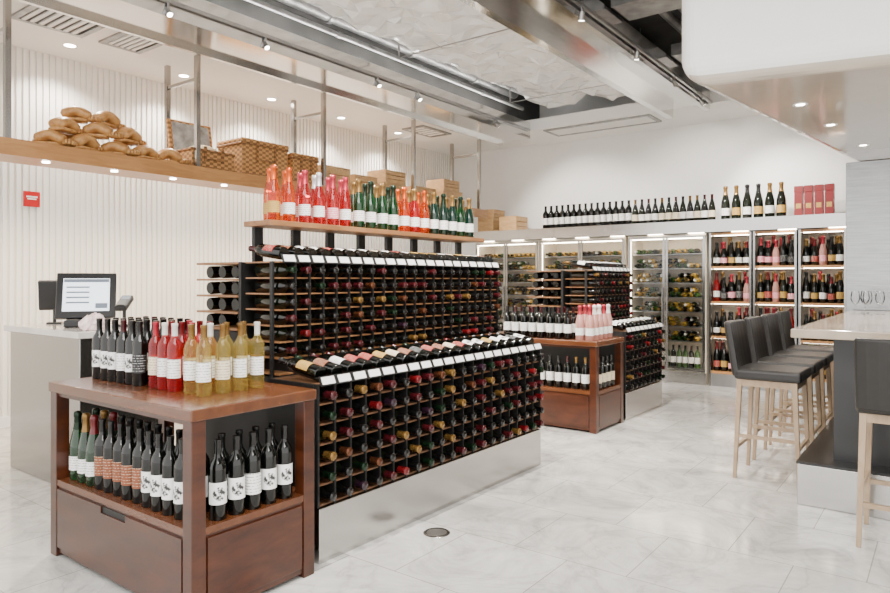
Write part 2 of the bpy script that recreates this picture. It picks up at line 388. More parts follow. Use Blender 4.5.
for k in range(3):
    MB().box(-4.75, -2.95, 3.2+k*2.3, 3.22+k*2.3, 3.80, 3.806).box(-4.76, -4.75, 3.2+k*2.3, 3.22+k*2.3, 3.80, 4.4).box(-2.95, -2.94, 3.2+k*2.3, 3.22+k*2.3, 3.80, 4.4).build('hanger_strap', M['galv'], t)
for x, z, r, lb in [(-5.22, 4.2, .08, 'thickest grey pipe beside the wrapped duct in the ceiling opening'), (-5.08, 3.95, .028, 'thin grey pipe nearest the left steel beam in ceiling opening'), (-4.93, 4.12, .05, 'middle grey pipe beside the wrapped duct in the ceiling opening')]:
    p = MB().cyl((x, 0, z), (x, 8.7, z), r)
    for k in range(5): p.cyl((x, 2.2+k*1.35, z), (x, 2.26+k*1.35, z), r*1.25)
    tag(p.build('ceiling_pipe', M['galv']), lb, 'pipe')
p = MB().cyl((-1.95, 1, 4.15), (-1.95, 8.7, 4.15), .2, seg=20)
for k in range(8): p.cyl((-1.95, 2+k*.85, 4.15), (-1.95, 2.05+k*.85, 4.15), .212, seg=20)
tag(p.build('round_duct', M['galv']), 'round grey metal duct in the dark ceiling gap left of bar hood', 'duct')
for x, z, r, lb in [(-2.3, 4.1, .045, 'grey pipe running left of the round duct near white hood'), (-1.6, 4.2, .035, 'grey pipe running right of the round duct near white hood')]:
    tag(MB().cyl((x, 1, z), (x, 8.7, z), r).build('ceiling_pipe', M['galv']), lb, 'pipe')
for yy, lb in [(5.6, 'nearer flat duct crossing the dark ceiling gap beside the hood'), (7.2, 'farther flat duct crossing the dark ceiling gap beside the hood')]:
    t = thing('flat_duct', lb, 'duct', (-1.75, yy, 3.8))
    MB().box(-.62, .5, 0, .4, 0, .1).build('duct_body', M['galv'], t)
    MB().box(-.62, .5, -.02, 0, -.01, .11).build('flange', M['galv'], t)
# vents
def vent(x0, x1, y0, y1, z, label, n=7):
    t = thing('air_vent', label, 'vent', ((x0+x1)/2, (y0+y1)/2, z)); a, b = (x1-x0)/2, (y1-y0)/2
    f = MB(); f.box(-a, a, -b, -b+.05, -.02, 0); f.box(-a, a, b-.05, b, -.02, 0); f.box(-a, -a+.05, -b+.05, b-.05, -.02, 0); f.box(a-.05, a, -b+.05, b-.05, -.02, 0)
    f.build('frame', M['galv'], t)
    MB().box(-a+.05, a-.05, -b+.05, b-.05, -.006, -.001).build('backing', M['darkceil'], t)
    s = MB()
    for i in range(n):
        yy = -b+.06+(2*b-.12)*(i+.2)/n; s.box(-a+.05, a-.05, yy, yy+(2*b-.12)/n*.5, -.018, -.007)
    s.build('louvre', M['white'], t)
vent(-6.40, -5.70, 2.35, 2.95, 3.65, 'square white air vent in ceiling above the carved wooden bottle holders')
vent(-6.40, -5.70, 3.1, 3.5, 3.65, 'small white air vent behind the square one in left ceiling', 5)
vent(-6.5, -6.1, 7.6, 8.3, 3.65, 'small far white air vent in ceiling above the wooden crates', 5)
vent(-4.8, -3.2, 8.82, 9.3, 3.62, 'long white air vent in the ceiling strip by the back wall', 8)
def downlight(x, y, z, label, group, r=.05, e=110):
    t = thing('recessed_light', label, 'ceiling light', (x, y, z), 0, group)
    MB().lathe([(r, -.001), (r+.018, -.006), (r+.02, 0)], 16).build('ring', M['white'], t)
    MB().lathe([(0, -.002), (r, -.002)], 16).build('diffuser', M['lamp'], t)
    ld = bpy.data.lights.new('lamp', 'SPOT'); ld.energy = e; ld.spot_size = 2.3; ld.spot_blend = .6; ld.shadow_soft_size = .05; ld.color = (1, .91, .80)
    lo = bpy.data.objects.new('lamp', ld); col.objects.link(lo); lo.location = (x, y, z-.02)
for i, yy in enumerate([3.0, 4.2, 5.4, 6.6, 7.8]):
    downlight(-6.75, yy, 3.65, '%s recessed ceiling light from the left along ribbed white wall' % ORD[i], 'recessed lights along the left wall', .05, 170)
for i, (x, yy) in enumerate([(-.80, 5.05), (-.72, 5.85), (-.60, 6.9), (-.2, 6.3)]):
    downlight(x, yy, 2.58, ['nearest small light in left edge of glossy hood underside', 'second small light along left edge of glossy hood underside', 'farthest small light in glossy hood underside before the pillar', 'small light toward the middle of glossy hood underside'][i], 'lights in the hood underside', .028, 80)
def track(x, z, label, m):
    tag(MB().box(x-.012, x+.012, .5, 8.7, z, z+.03).build('light_track', m), label, 'light track')
track(-4.96, 3.60, 'thin grey light track along the left steel beam of the ceiling opening', M['metal'])
track(-2.37, 3.60, 'thin dark light track along the right edge of the right steel beam', M['metal'])
def spot(x, y, z, aim, label, group, e=520):
    t = thing('track_spotlight', label, 'spotlight', (x, y, z), 0, group)
    MB().cyl((0, 0, 0), (0, 0, -.05), .009).build('stem', M['metal'], t)
    dv = (Vector(aim)-Vector((x, y, z-.07))).normalized()*.035
    MB().cyl(Vector((0, 0, -.07))-dv, Vector((0, 0, -.07))+dv, .02, .025, 14).build('lamp_head', M['metal'], t)
    q = Vector((0, 0, -.07))+dv*1.02
    MB().cyl(q, q+dv*.03, .021, .021, 14).build('lens', M['lamp'], t)
    ld = bpy.data.lights.new('lamp', 'SPOT'); ld.energy = e; ld.spot_size = 1.5; ld.spot_blend = .7; ld.shadow_soft_size = .05; ld.color = (1, .93, .83)
    lo = bpy.data.objects.new('lamp', ld); col.objects.link(lo); lo.location = Vector((x, y, z-.07))+dv*1.5
    lo.rotation_euler = dv.to_track_quat('-Z', 'Y').to_euler()
for i, yy in enumerate([2.95, 3.9, 5.4, 6.1, 7.8]):
    aim = (-3.3, yy+.2, 1.2) if i < 4 else (-4.6, 9.4, 2.0)
    spot(-4.96, yy, 3.60, aim, '%s spotlight from the left on track beside left steel beam' % ORD[i], 'spotlights on the left track', 480 if i < 4 else 330)
for i, yy in enumerate([2.6, 3.6, 5.0, 6.2, 7.3, 8.3]):
    aim = (-2.9, yy+.6, .9) if i < 4 else (-2.6 if i == 4 else -1.4, 9.6, 1.8)  # two farthest spots are added to brighten the back wall
    spot(-2.37, yy, 3.60, aim, '%s nearest spotlight on track along the right steel beam' % ORD[i], 'spotlights on the right track', 480 if i < 4 else 360)

# ------------------------------------------------------------------ hanging shelf on the left wall
t = thing('hanging_shelf', 'long wooden shelf hung on steel posts along the ribbed left wall', 'shelf', (-6.3, 5, 2.4))
MB().box(-.3, .3, -5, 4.15, .03, .13).build('shelf_board', M['shelfwood'], t, bevel=.004)
MB().box(.30, .305, -5, 4.15, .0, .135).build('edge_trim', M['shelfwood'], t)
for yy in [-2.8, -1.1, .6, 2.3, 3.95]:
    MB().box(.245, .295, yy-.022, yy+.022, .13, 1.25).build('post', M['steelh'], t)
    MB().box(-.295, -.245, yy-.022, yy+.022, .13, 1.25).build('post', M['steelh'], t)
    MB().box(-.245, .245, yy-.015, yy+.015, 1.0, 1.03).build('crossbar', M['steelh'], t)
for yy in [-3.6, -3, -2.4, -1.8, -1.2, -.6, 0, .6]:
    MB().cyl((0, yy, .022), (0, yy, .03), .03).build('puck_light', M['lamp'], t)
    ld = bpy.data.lights.new('lamp', 'SPOT'); ld.energy = 80; ld.spot_size = 2.5; ld.spot_blend = .8; ld.shadow_soft_size = .04; ld.color = (1, .78, .52)
    lo = bpy.data.objects.new('lamp', ld); col.objects.link(lo); lo.location = (-6.3, 5+yy, 2.41)
SZ = 2.53
def holder(loc, rz, label, k):
    """chunky carved piece: short thick arch on a foot, with a round neck hole at one end"""
    t = thing('wooden_bottle_holder', label, 'bottle holder', loc, rz, 'carved wooden bottle holders on the hanging shelf')
    hh = [.05, .065, .042][k % 3]
    pts = [(-.12+.22*i/12, 0, .055+hh*math.sin(PI*i/12)) for i in range(13)]
    MB().sweep(pts, .082, .05, 14).build('curved_body', M['carve'], t)
    MB().sweep([(-.14, 0, .022), (-.10, 0, .028), (.04, 0, .028), (.08, 0, .022)], .085, .022).build('foot', M['carve'], t)
    rg = MB(); ring = [(.13+.046*math.cos(a), .046*math.sin(a), .05) for a in [2*PI*i/16 for i in range(16)]]
    for i in range(16): rg.cyl(ring[i], ring[(i+1) % 16], .024, seg=8)
    rg.build('neck_ring', M['carve'], t)
HD = [(-6.14, 2.58, 0, 1.0, 'front left end'), (-6.14, 2.86, 0, 1.9, 'front centre left'), (-6.14, 3.14, 0, .9, 'front centre right'), (-6.14, 3.42, 0, 1.9, 'front right'), (-6.16, 3.68, 0, 1.3, 'front right end'),
      (-6.38, 2.66, 0, 1.9, 'rear left'), (-6.38, 2.98, 0, 1.25, 'rear centre'), (-6.38, 3.30, 0, 1.7, 'rear right'),
      (-6.16, 2.70, .155, 2.0, 'second layer left front'), (-6.16, 2.99, .155, 1.0, 'second layer centre front'), (-6.17, 3.27, .15, 1.9, 'second layer right front'),
      (-6.38, 2.84, .15, 1.5, 'second layer rear'), (-6.24, 2.84, .30, 1.1, 'top left'), (-6.24, 3.10, .295, 1.8, 'top right')]
for i, (x, yy, dz, a, ds) in enumerate(HD):
    holder((x, yy, SZ+dz*.9), a, 'chunky carved wooden bottle holder at %s of pile on shelf' % ds, i)
def basket(y0, y1, hgt, label, mt, open_=False, x0=-6.5, x1=-6.06):
    t = thing('wicker_basket', label, 'basket', ((x0+x1)/2, (y0+y1)/2, SZ), 0, 'wicker baskets on the hanging shelf'); a, b = (x1-x0)/2, (y1-y0)/2
    f = MB(); th = .02
    f.box(-a, a, -b, -b+th, 0, hgt); f.box(-a, a, b-th, b, 0, hgt); f.box(-a, -a+th, -b+th, b-th, 0, hgt); f.box(a-th, a, -b+th, b-th, 0, hgt); f.box(-a, a, -b, b, 0, th)
    f.build('basket_body', mt, t, bevel=.008)
    rm = MB()
    for z in (.012, hgt-.012):
        rm.cyl((a, -b, z), (a, b, z), .016, seg=8); rm.cyl((-a, -b, z), (a, -b, z), .016, seg=8)
    rm.build('braided_rim', M['wickerd'], t)
    if open_:
        lid = MB().box(-.02, .02, -b-.008, b+.008, 0, .38).build('lid', mt, t, bevel=.012); lid.location = (-a+.05, 0, hgt-.02); lid.rotation_euler = (0, math.radians(-10), 0)
        MB().box(.0205, .03, -b+.035, b-.035, .03, .345).build('lid_lining', M['cloth'], lid)
        S = Matrix.Translation((.03, 0, hgt-.06)) @ Matrix.Diagonal((.75, 1.05, 1, 1))
        MB().lathe([(.2, 0), (.19, .05), (.15, .10), (.08, .13), (0, .135)], 18, T=S).build('packing_straw', M['straw'], t)
    else:
        lid = MB().box(-a-.012, a+.012, -b-.012, b+.012, 0, .045).build('lid', mt, t, bevel=.015); lid.location = (0, 0, hgt)
    for sgn in (-1, 1):
        MB().box(a+.002, a+.014, sgn*b*.4-.015, sgn*b*.4+.015, hgt*.4, hgt+.03).build('strap', M['wickerd'], t)
    s = MB(); pts = [(a+.012+.03*math.sin(PI*i/8), -.08+.16*i/8, hgt*.5) for i in range(9)]; s.sweep(pts, .009, .009, 8); s.build('handle', M['wickerd'], t)
basket(3.86, 4.36, .20, 'open wicker basket with straw inside and its grey lined lid raised', M['wicker'], True)
basket(4.46, 5.08, .36, 'largest closed wicker hamper, middle of the three baskets', M['wicker'])
basket(5.16, 5.54, .30, 'small closed wicker basket beside the wooden crates', M['wicker'])
def crate(cx, cy, cz, sx, sy, sz, label, group, rz=0):
    t = thing('wooden_crate', label, 'crate', (cx, cy, cz), rz, group); a, b = sx/2, sy/2
    MB().box(-a, a, -b, -b+.015, 0, sz).build('end_panel', M['lightwood'], t)
    MB().box(-a, a, b-.015, b, 0, sz).build('end_panel', M['lightwood'], t)
    for s in (-1, 1):
        n = 3; x0 = s*a-(.012 if s > 0 else 0)
        for k in range(n):
            if s > 0: MB().box(x0, x0+.012, -b+.015, b-.015, sz*k/n+.002, sz*(k+1)/n-.006).build('side_board', M['lightwood'], t)
        if s < 0: MB().box(x0, x0+.012, -b+.015, b-.015, 0, sz).build('side_board', M['lightwood'], t)
    MB().box(-a+.012, a-.012, -b+.015, b-.015, 0, .012).build('base_board', M['lightwood'], t)
    MB().box(-a, a, -b, b, sz, sz+.012).build('lid', M['lightwood'], t)
GC = 'wooden wine crates on the hanging shelf'
crate(-6.25, 5.86, SZ, .38, .45, .26, 'pale wooden crate next to the smallest wicker basket', GC)
crate(-6.28, 6.42, SZ, .36, .42, .22, 'second pale wooden crate right of the wicker baskets on shelf', GC)
crate(-6.25, 6.95, SZ, .36, .48, .18, 'pale wooden crate at the bottom of two-crate stack on shelf', GC)
crate(-6.25, 6.98, SZ+.195, .34, .42, .16, 'pale wooden crate on top of two-crate stack on shelf', GC)
crate(-6.25, 7.62, SZ, .36, .5, .2, 'pale wooden crate just right of two-crate stack on shelf', GC)
crate(-6.25, 8.3, SZ, .36, .5, .22, 'farthest lower pale wooden crate on hanging shelf', GC)
crate(-6.25, 8.28, SZ+.235, .34, .4, .15, 'farthest upper pale wooden crate on hanging shelf', GC)
t = thing('wall_sign', 'small red square sign on ribbed white wall', 'sign', (-7.178, 2.83, 2.19))
MB().box(0, .012, -.075, .075, -.075, .075).build('plate', M['red'], t, bevel=.004)
MB().box(.0122, .0132, -.05, .05, .015, .03).box(.0122, .0132, -.04, .04, -.005, .008).build('print', M['tag'], t)

# ------------------------------------------------------------------ register counter
t = thing('service_counter', 'stainless steel service counter with pale top by the left wall', 'counter', (-5.06, 2.4, 0))
MB().box(-.56, .54, -.33, .33, 0, 1.02).build('body', M['counter'], t, bevel=.006)
MB().box(-.60, .58, -.36, .36, 1.02, 1.063).build('countertop', M['marble'], t, bevel=.004)
t = thing('register_monitor', 'black touch screen register with lit white screen on steel counter', 'monitor', (-5.0, 2.33, 1.064), math.radians(-30))
MB().box(-.16, .10, -.13, .13, 0, .05).build('base', M['blackp'], t, bevel=.01)
MB().box(-.11, -.07, -.05, .05, .04, .2).build('stand', M['blackp'], t)
TT = Matrix.Translation((0, 0, .01)) @ Matrix.Rotation(math.radians(-22), 4, 'Y')
MB().box(-.018, .02, -.195, .195, .05, .40, T=TT).build('screen_frame', M['blackp'], t, bevel=.006)
MB().box(.0202, .0215, -.152, .152, .10, .355, T=TT).build('screen', M['screen'], t)
q = MB(); q.box(.0218, .0226, -.148, .148, .325, .35, T=TT)
for k in range(4): q.box(.0218, .0226, -.13, .02, .28-k*.04, .292-k*.04, T=TT)
q.box(.0218, .0226, .06, .14, .12, .16, T=TT); q.build('screen_text', M['screenline'], t)
t = thing('customer_display', 'small black customer display behind the left side of register monitor', 'display', (-5.52, 2.34, 1.064), math.radians(-30))
MB().box(-.05, .05, -.05, .05, 0, .012).build('base', M['blackp'], t)
MB().cyl((0, 0, .012), (0, 0, .16), .012).build('stem', M['blackp'], t)
MB().box(-.02, .02, -.10, .10, .11, .34, T=Matrix.Rotation(math.radians(12), 4, 'Y')).build('display_panel', M['blackp'], t, bevel=.008)
t = thing('card_terminal', 'black card terminal on stand right of the register', 'card terminal', (-4.74, 2.48, 1.064), math.radians(-50))
MB().box(-.04, .04, -.04, .04, 0, .02).cyl((0, 0, .02), (0, 0, .14), .012).build('stand', M['blackp'], t)
TT = Matrix.Translation((0, 0, .17)) @ Matrix.Rotation(math.radians(-60), 4, 'Y')
MB().box(-.02, .02, -.04, .04, -.08, .08, T=TT).build('body', M['blackp'], t, bevel=.008)
MB().box(.0205, .022, -.03, .03, .02, .065, T=TT).build('screen', M['screenline'], t)
MB().box(.0205, .024, -.028, .028, -.065, .005, T=TT).build('keypad', M['blackp'], t)
t = thing('paper_bag', 'crumpled pink and white bag lying on the steel counter end', 'bag', (-4.59, 2.20, 1.064))
b_ = MB(); prof = [(.06, 0), (.08, .02), (.078, .05), (.05, .085), (.025, .10), (.0, .098)]
vs = []; fs = []; n = 18
random.seed(11)
for j, (r, z) in enumerate(prof):
    for i in range(n):
        a = 2*PI*i/n; rr = r*(1+.2*math.sin(3*a+j)+.14*math.sin(7*a+2*j)); vs.append((rr*math.cos(a)*.8, rr*math.sin(a), z+(random.uniform(-.012, .02) if 0 < j else 0)))
for j in range(len(prof)-1):
    for i in range(n): fs.append((j*n+i, j*n+(i+1) % n, (j+1)*n+(i+1) % n, (j+1)*n+i))
b_.add(vs, fs, 0, False)
b_.build('body', M['bag'], t)

# ------------------------------------------------------------------ display tables
def display_table(x0, x1, y0, y1, hgt, sz, label):
    t = thing('display_table', label, 'table', ((x0+x1)/2, (y0+y1)/2, 0)); a, b = (x1-x0)/2, (y1-y0)/2; lw = .065
    MB().box(-a-.008, a+.008, -b-.008, b+.008, hgt-.05, hgt).build('tabletop', M['cherrytop'], t, bevel=.006)
    for sx in (-1, 1):
        for sy in (-1, 1):
            cx, cy = sx*(a-lw/2), sy*(b-lw/2)
            MB().box(cx-lw/2, cx+lw/2, cy-lw/2, cy+lw/2, 0, hgt-.05).build('leg', M['cherry'], t, bevel=.003)
    MB().box(-a+.004, a-.004, -b+.004, b-.004, sz-.03, sz).build('shelf', M['cherrytop'], t)
    MB().box(-a+.012, a-.012, -b+.012, b-.012, .02, sz-.03).build('cabinet_body', M['cherry'], t)
    d = MB(); zt = sz-.045; w_ = a-lw-.01
    d.box(-w_, -.11, -b+.001, -b+.012, .05, zt); d.box(.11, w_, -b+.001, -b+.012, .05, zt); d.box(-.11, .11, -b+.001, -b+.012, .05, zt-.03)
    d.build('drawer_front', M['cherry'], t)
    MB().box(-.11, .11, -b+.008, -b+.0115, zt-.03, zt).build('drawer_notch', M['black'], t)
    MB().box(a-.012, a-.001, -b+lw+.01, b-lw-.01, .05, sz-.045).build('side_panel', M['cherry'], t, bevel=.002)
    MB().box(-a+.01, a-.01, -b+.012, -b+.03, hgt-.07, hgt-.05).build('apron', M['cherry'], t)
    return t
display_table(-3.68, -2.42, 1.54, 2.19, .88, .39, 'dark red-brown wooden display table in the foreground with bottles')
display_table(-3.85, -2.56, 5.70, 6.34, .84, .38, 'farther red-brown wooden display table behind the main rack')
TH = .881
random.seed(21)
SL = (.92, .92, 1.06)
def jit(s=.004): return random.uniform(-s, s)
def grid(xs, ys, kind, specs, desc, grp, rz, name, z=TH):
    for j, yy in enumerate(ys):
        for i, x in enumerate(xs):
            g, l, c = random.choice(specs)
            bottle(kind, g, l, c, (x+jit(), yy+jit(), z), '%s, %s from left in %s row from front' % (desc, ORD[i], ORD[j]), grp, rz+random.uniform(-.15, .15), seg=20, name=name, s=SL)
FACE = math.radians(-62)
grid([-3.60+.082*i for i in range(6)], [1.75, 1.835, 1.92, 2.01], 'bordeaux', [('dark', 'white', 'black'), ('dark', 'draw', 'black'), ('dark', 'white', 'dark red'), ('dark', 'black', 'black'), ('dark', 'cream', 'black')],
     'dark red wine bottle on front table', 'dark wine bottles on the front table', FACE, 'red_wine_bottle')
grid([-3.07, -2.985, -2.90], [1.76, 1.85, 1.94], 'bordeaux', [('rose', 'white', 'white'), ('rose', 'white', 'red'), ('rose', 'cream', 'pink')],
     'rose wine bottle on front table', 'rose wine bottles on the front table', FACE, 'rose_wine_bottle')
grid([-2.78, -2.68], [1.77, 1.865, 1.96, 2.055], 'bordeaux', [('straw', 'white', 'gold'), ('straw', 'white', 'white'), ('straw', 'cream', 'gold')],
     'white wine bottle on front table', 'white wine bottles on the front table', FACE, 'white_wine_bottle')
ZS = .391
for j, yy in enumerate([1.615, 1.71]):
    for i in range(12):
        x = -3.55+i*.0855
        if i < 3: k, sp, ds, nm = 'champagne', ('green', 'white', ['green', 'gold', 'red'][i]), 'green sparkling bottle', 'sparkling_bottle'
        elif i < 8: k, sp, ds, nm = 'bordeaux', ('dark', 'brown', 'black'), 'dark bottle with brown label', 'red_wine_bottle'
        else: k, sp, ds, nm = 'bordeaux', ('dark', 'draw', 'black'), 'dark bottle with white picture label', 'red_wine_bottle'
        bottle(k, *sp, (x+jit(), yy+jit(), ZS), '%s under front table, %s from left in %s row' % (ds, ORD[i], ['front', 'second'][j]), 'bottles on the lower shelf of the front table', -PI/2+.35+random.uniform(-.15, .15), seg=20, name=nm, s=(.96, .96, 1.06 if k == 'champagne' else 1.12))
for j, x in enumerate([-2.475, -2.56]):
    for i in range(5 if not j else 4):
        yy = 1.70+i*.088+(.08 if j else 0)
        bottle('bordeaux', 'dark', 'draw' if i % 3 != 2 else 'white', 'black', (x+jit(), yy+jit(), ZS), 'dark bottle under front table, %s from near corner in %s row of rack-side end' % (ORD[i], ['outer', 'inner'][j]), 'bottles at the end of the front table shelf', -.45+random.uniform(-.15, .15), seg=20, name='red_wine_bottle', s=(.98, .98, 1.12))
TH2 = .841
for j, yy in enumerate([5.78, 5.90]):
    for i in range(8):
        x = -3.55+i*.095
        bottle('bordeaux', 'dark', 'white', random.choice(['black', 'dark red']), (x, yy, TH2), 'dark bottle with white label on farther table, %s from left in %s row' % (ORD[i], ['front', 'second'][j]), 'dark bottles on the farther table', -1.0, seg=12, single=True, name='red_wine_bottle')
for j, x in enumerate([-2.76, -2.66]):
    for i in range(5):
        bottle('champagne', 'blush', 'white', random.choice(['pink', 'pink', 'white']), (x, 5.78+i*.105, TH2), 'pale pink bottle on farther table, %s from near edge in %s row' % (ORD[i], ['inner', 'outer'][j]), 'pale pink bottles on the farther table', -.8, seg=12, single=True, name='rose_wine_bottle')
for i in range(12):
    bottle('bordeaux', 'dark', 'white', random.choice(['black', 'dark red', 'gold']), (-3.72+i*.092, 5.79, .381), 'dark bottle under farther table, %s from left in front row' % ORD[i], 'bottles on the lower shelf of the farther table', -1.2, seg=12, single=True, name='red_wine_bottle')
for i in range(4):
    bottle('bordeaux', 'dark', 'cream', 'black', (-2.62, 5.87+i*.1, .381), 'dark bottle with cream label under farther table, %s from near corner of rack-side end' % ORD[i], 'bottles at the end of the farther table shelf', -.4, seg=12, single=True, name='red_wine_bottle')

# ------------------------------------------------------------------ racks
BT = .008
def rack_front(t, xf, y0, y1, z0, rows, cols, pz, depth, ox, oy, mt, first=0):
    pit = (y1-y0)/cols
    for r in range(rows+1):
        z = z0+r*pz
        MB().box(xf-depth-ox, xf-.016-ox, y0-oy, y1-oy, z-BT, z).build('shelf_board', mt, t)
    for c in range(first, cols+1):
        yy = y0+c*pit
        MB().box(xf-depth-ox, xf-.004-ox, yy-.006-oy, yy+.006-oy, z0-BT, z0+rows*pz).build('divider', M['black'], t)
    return pit
def tags(t, xf, y0, cols, pit, z, ox, oy):
    TT0 = Matrix.Rotation(math.radians(-25), 4, 'Y')
    MB().box(-.004, 0, 0, cols*pit, -.026, .026, T=Matrix.Translation((xf-ox, y0-oy, z)) @ TT0).build('tag_rail', M['black'], t)
    for c in range(cols):
        q = MB().box(.0005, .002, .012, pit-.014, -.019, .019, T=Matrix.Translation((xf-ox, y0+c*pit-oy, z)) @ TT0)
        q.build('price_tag', M['tag'], t)
PL, NL, CL = .1, 6, 20            # low rack: pitch, rows, columns
PT, NT_, CT = .0875, 7, 21        # tall rack
def low_rack(xf, xb, y0, y1, cols, label):
    oy = (y0+y1)/2; ox = (xf+xb)/2; zt = .285+NL*PL
    t = thing('low_wine_rack', label, 'wine rack', (ox, oy, 0))
    MB().box(xb-ox, xf-ox, y0-oy, y1-oy, 0, .272).build('steel_plinth', M['steel'], t, bevel=.003)
    MB().box(xb-ox, xb+.02-ox, y0-oy, y1-oy, .274, zt).box(xb-ox, xf-.03-ox, y0-.014-oy, y0-oy-.007, .274, zt).box(xb-ox, xf-.03-ox, y1-oy+.007, y1+.014-oy, .274, zt).build('frame', M['black'], t)
    pit = rack_front(t, xf, y0, y1, .285, NL, cols, PL, xf-xb-.02, ox, oy, M['darkoak'])
    tags(t, xf+.005, y0, cols, pit, zt+.016, ox, oy)
    return pit
ENDZ = [0, -.095, -.19, -.285, -.38]      # open end shelves below the rack top
def tall_rack(xf, xb, y0, y1, cols, z0, label, shelf):
    """double sided rack; the rear part of its near end is a column of slim open shelves"""
    oy = (y0+y1)/2; ox = (xf+xb)/2; zt = z0+NT_*PT; pit = (y1-y0)/cols; xm = xf-.33
    t = thing('tall_wine_rack', label, 'wine rack', (ox, oy, 0))
    f = MB(); f.box(xb-ox, xm-ox, y0+.33-oy, y1-oy, z0-.02, zt); f.box(xb-ox, xf-ox, y0-oy, y1-oy, 0, z0-.02)
    f.box(xm-.03-ox, xm-ox, y0-oy, y0+.33-oy, z0-.02, zt); f.box(xb-ox, xm-.03-ox, y0-oy, y0+.33-oy, z0-.02, zt-.40)
    f.box(xm-ox, xf-.03-ox, y1-oy+.007, y1-oy+.014, z0-.02, zt)
    f.build('frame', M['black'], t)
    rack_front(t, xf, y0, y1, z0, NT_, cols, PT, .31, ox, oy, M['oak'], 1)
    for dz in ENDZ:
        MB().box(xb-ox, xm-.032-ox, y0-.02-oy, y0+.325-oy, zt+dz-.012, zt+dz).build('end_shelf', M['oak'], t)
    for x in (xf-.07, xm-.015):
        MB().box(x-.012-ox, x+.012-ox, y0-.014-oy, y0-.002-oy, z0-.02, zt).build('end_post', M['black'], t)
    tags(t, xf+.005, y0, cols, pit, zt+.016, ox, oy)
    if shelf:
        for k in range(8):
            yy = y0+pit*(1+k*2.75)
            MB().box(xf-.352-ox, xf-.325-ox, yy-.03-oy, yy+.03-oy, zt, 1.705).build('shelf_post', M['black'], t)
        MB().box(xf-.355-ox, xf-.12-ox, y0+.02-oy, y1-.02-oy, 1.705, 1.735).build('display_shelf', M['oak'], t, bevel=.003)
    return pit
RX, RB = -2.475, -2.85
pl = low_rack(RX, RB, 2.27, 4.51, CL, 'long low wine rack on steel plinth beside the front table')
TX, TB, TZ0 = -2.88, -3.64, .89
pt = tall_rack(TX, TB, 2.37, 4.55, CT, TZ0, 'tall black wine rack with oak shelves behind the long low rack', True)
FW = .25
BR = .0385+.0006
RS = 1.12
for r in range(NL):
    for c in range(CL):
        cp = random.choice(CAPW)
        bottle('rackwine', random.choice(['dark', 'dark', 'olive']), None, cp, (RX-FW-.035-random.uniform(0, .008), 2.27+(c+.5)*pl, .285+(NL-1-r)*PL+BR*RS), '%s-capped bottle in low rack, %s row down, %s from front table' % (cp, ORD[r], ORD[c]), 'bottles lying in the low rack', T=T_OUT, seg=18, s=RS)
for r in range(NT_-1):
    for c in range(CT):
        cp = random.choice(CAPW)
        bottle('rackwine', random.choice(['dark', 'dark', 'olive']), None, cp, (TX-FW-random.uniform(0, .008), 2.37+(c+.5)*pt, TZ0+(NT_-1-r)*PT+BR), '%s-capped bottle in tall rack, %s row down, %s from register end' % (cp, ORD[r], ORD[c]), 'bottles lying in the tall rack', T=T_OUT, seg=16)
T_TOP = R('Y', -81)     # base to the front, neck back and raised, label up
LT = ['white', 'brown', 'cream', 'draw', 'gold', 'black', 'red', 'white']
LN = lambda l: 'picture' if l == 'draw' else l
for c in range(CL):
    l = random.choice(LT)
    bottle('bordeaux', 'dark', l, random.choice(CAPW), (RX-.05, 2.27+(c+.5)*pl, .285+NL*PL+.042), 'dark bottle with %s label lying on low rack top, %s from front table' % (LN(l), ORD[c]), 'bottles lying on top of the low rack', T=T_TOP, seg=16, s=1.05)
for c in range(CT):
    l = random.choice(LT)
    bottle('bordeaux', 'dark', l, random.choice(CAPW), (TX-.04, 2.37+(c+.5)*pt, TZ0+NT_*PT+.043), 'dark bottle with %s label lying on tall rack top, %s from register end' % (LN(l), ORD[c]), 'bottles lying on top of the tall rack', T=R('Y', -83), seg=16)
T_END = R('X', -88) @ R('Z', -90)      # base to the near end, neck back, label up
for k in range(4):
    for j in range(3):
        if (k, j) == (3, 2): continue
        l = random.choice(['black', 'brown', 'gold', 'white'])
        bottle('bordeaux', 'dark', l, random.choice(CAPW), (TB+.075+j*.125, 2.37+.02, TZ0+NT_*PT+ENDZ[k+1]+.0385), '%s bottle in %s open end slot of tall rack, %s from top' % (['left', 'middle', 'right'][j], LN(l)+'-label', ORD[k]), 'bottles on the open end shelves of the tall rack', T=T_END, seg=14)
p2 = low_rack(-2.57, -2.95, 6.43, 7.48, 9, 'shorter low wine rack on steel plinth behind farther table')
q2 = tall_rack(-2.96, -3.72, 6.5, 7.52, 10, TZ0, 'shorter tall wine rack behind the farther display table', False)
def stuff_bottles(name, items, label, cat='bottles'):
    b = MB(); cols_ = ['black', 'dark red', 'red', 'gold', 'white', 'green']; glasses = ['dark', 'gold', 'mgreen', 'olive', 'straw']
    mats = [G[g] for g in glasses]+[L['white']]+[CAP[c] for c in cols_]
    for T, g, lab, kd in items:
        k = BK[kd]; r, z0, z1 = k['lab']
        b.lathe([(0, 0), (k['base'], 0)], 8, glasses.index(g), T); b.lathe(k['body'], 8, glasses.index(g), T)
        if lab: b.lathe([(r, z0), (r, z1)], 6, 5, T, -1.5, 1.5)
        ci = 5+1+random.choice([0, 0, 0, 0, 0, 0, 1, 1, 2, 3, 5] if g == 'dark' else [3, 3, 4, 5, 0])
        for run in k['cap']: b.lathe(run, 8, ci, T)
    o = b.build(name, mats); tag(o, label, cat, kind='stuff')
it = []
SC = Matrix.Scale(RS, 4)
for r in range(NL):
    for c in range(9): it.append((Matrix.Translation((-2.57-FW-.035, 6.43+(c+.5)*p2, .285+r*PL+BR*RS)) @ T_OUT.to_4x4() @ SC, 'dark', False, 'rackwine'))
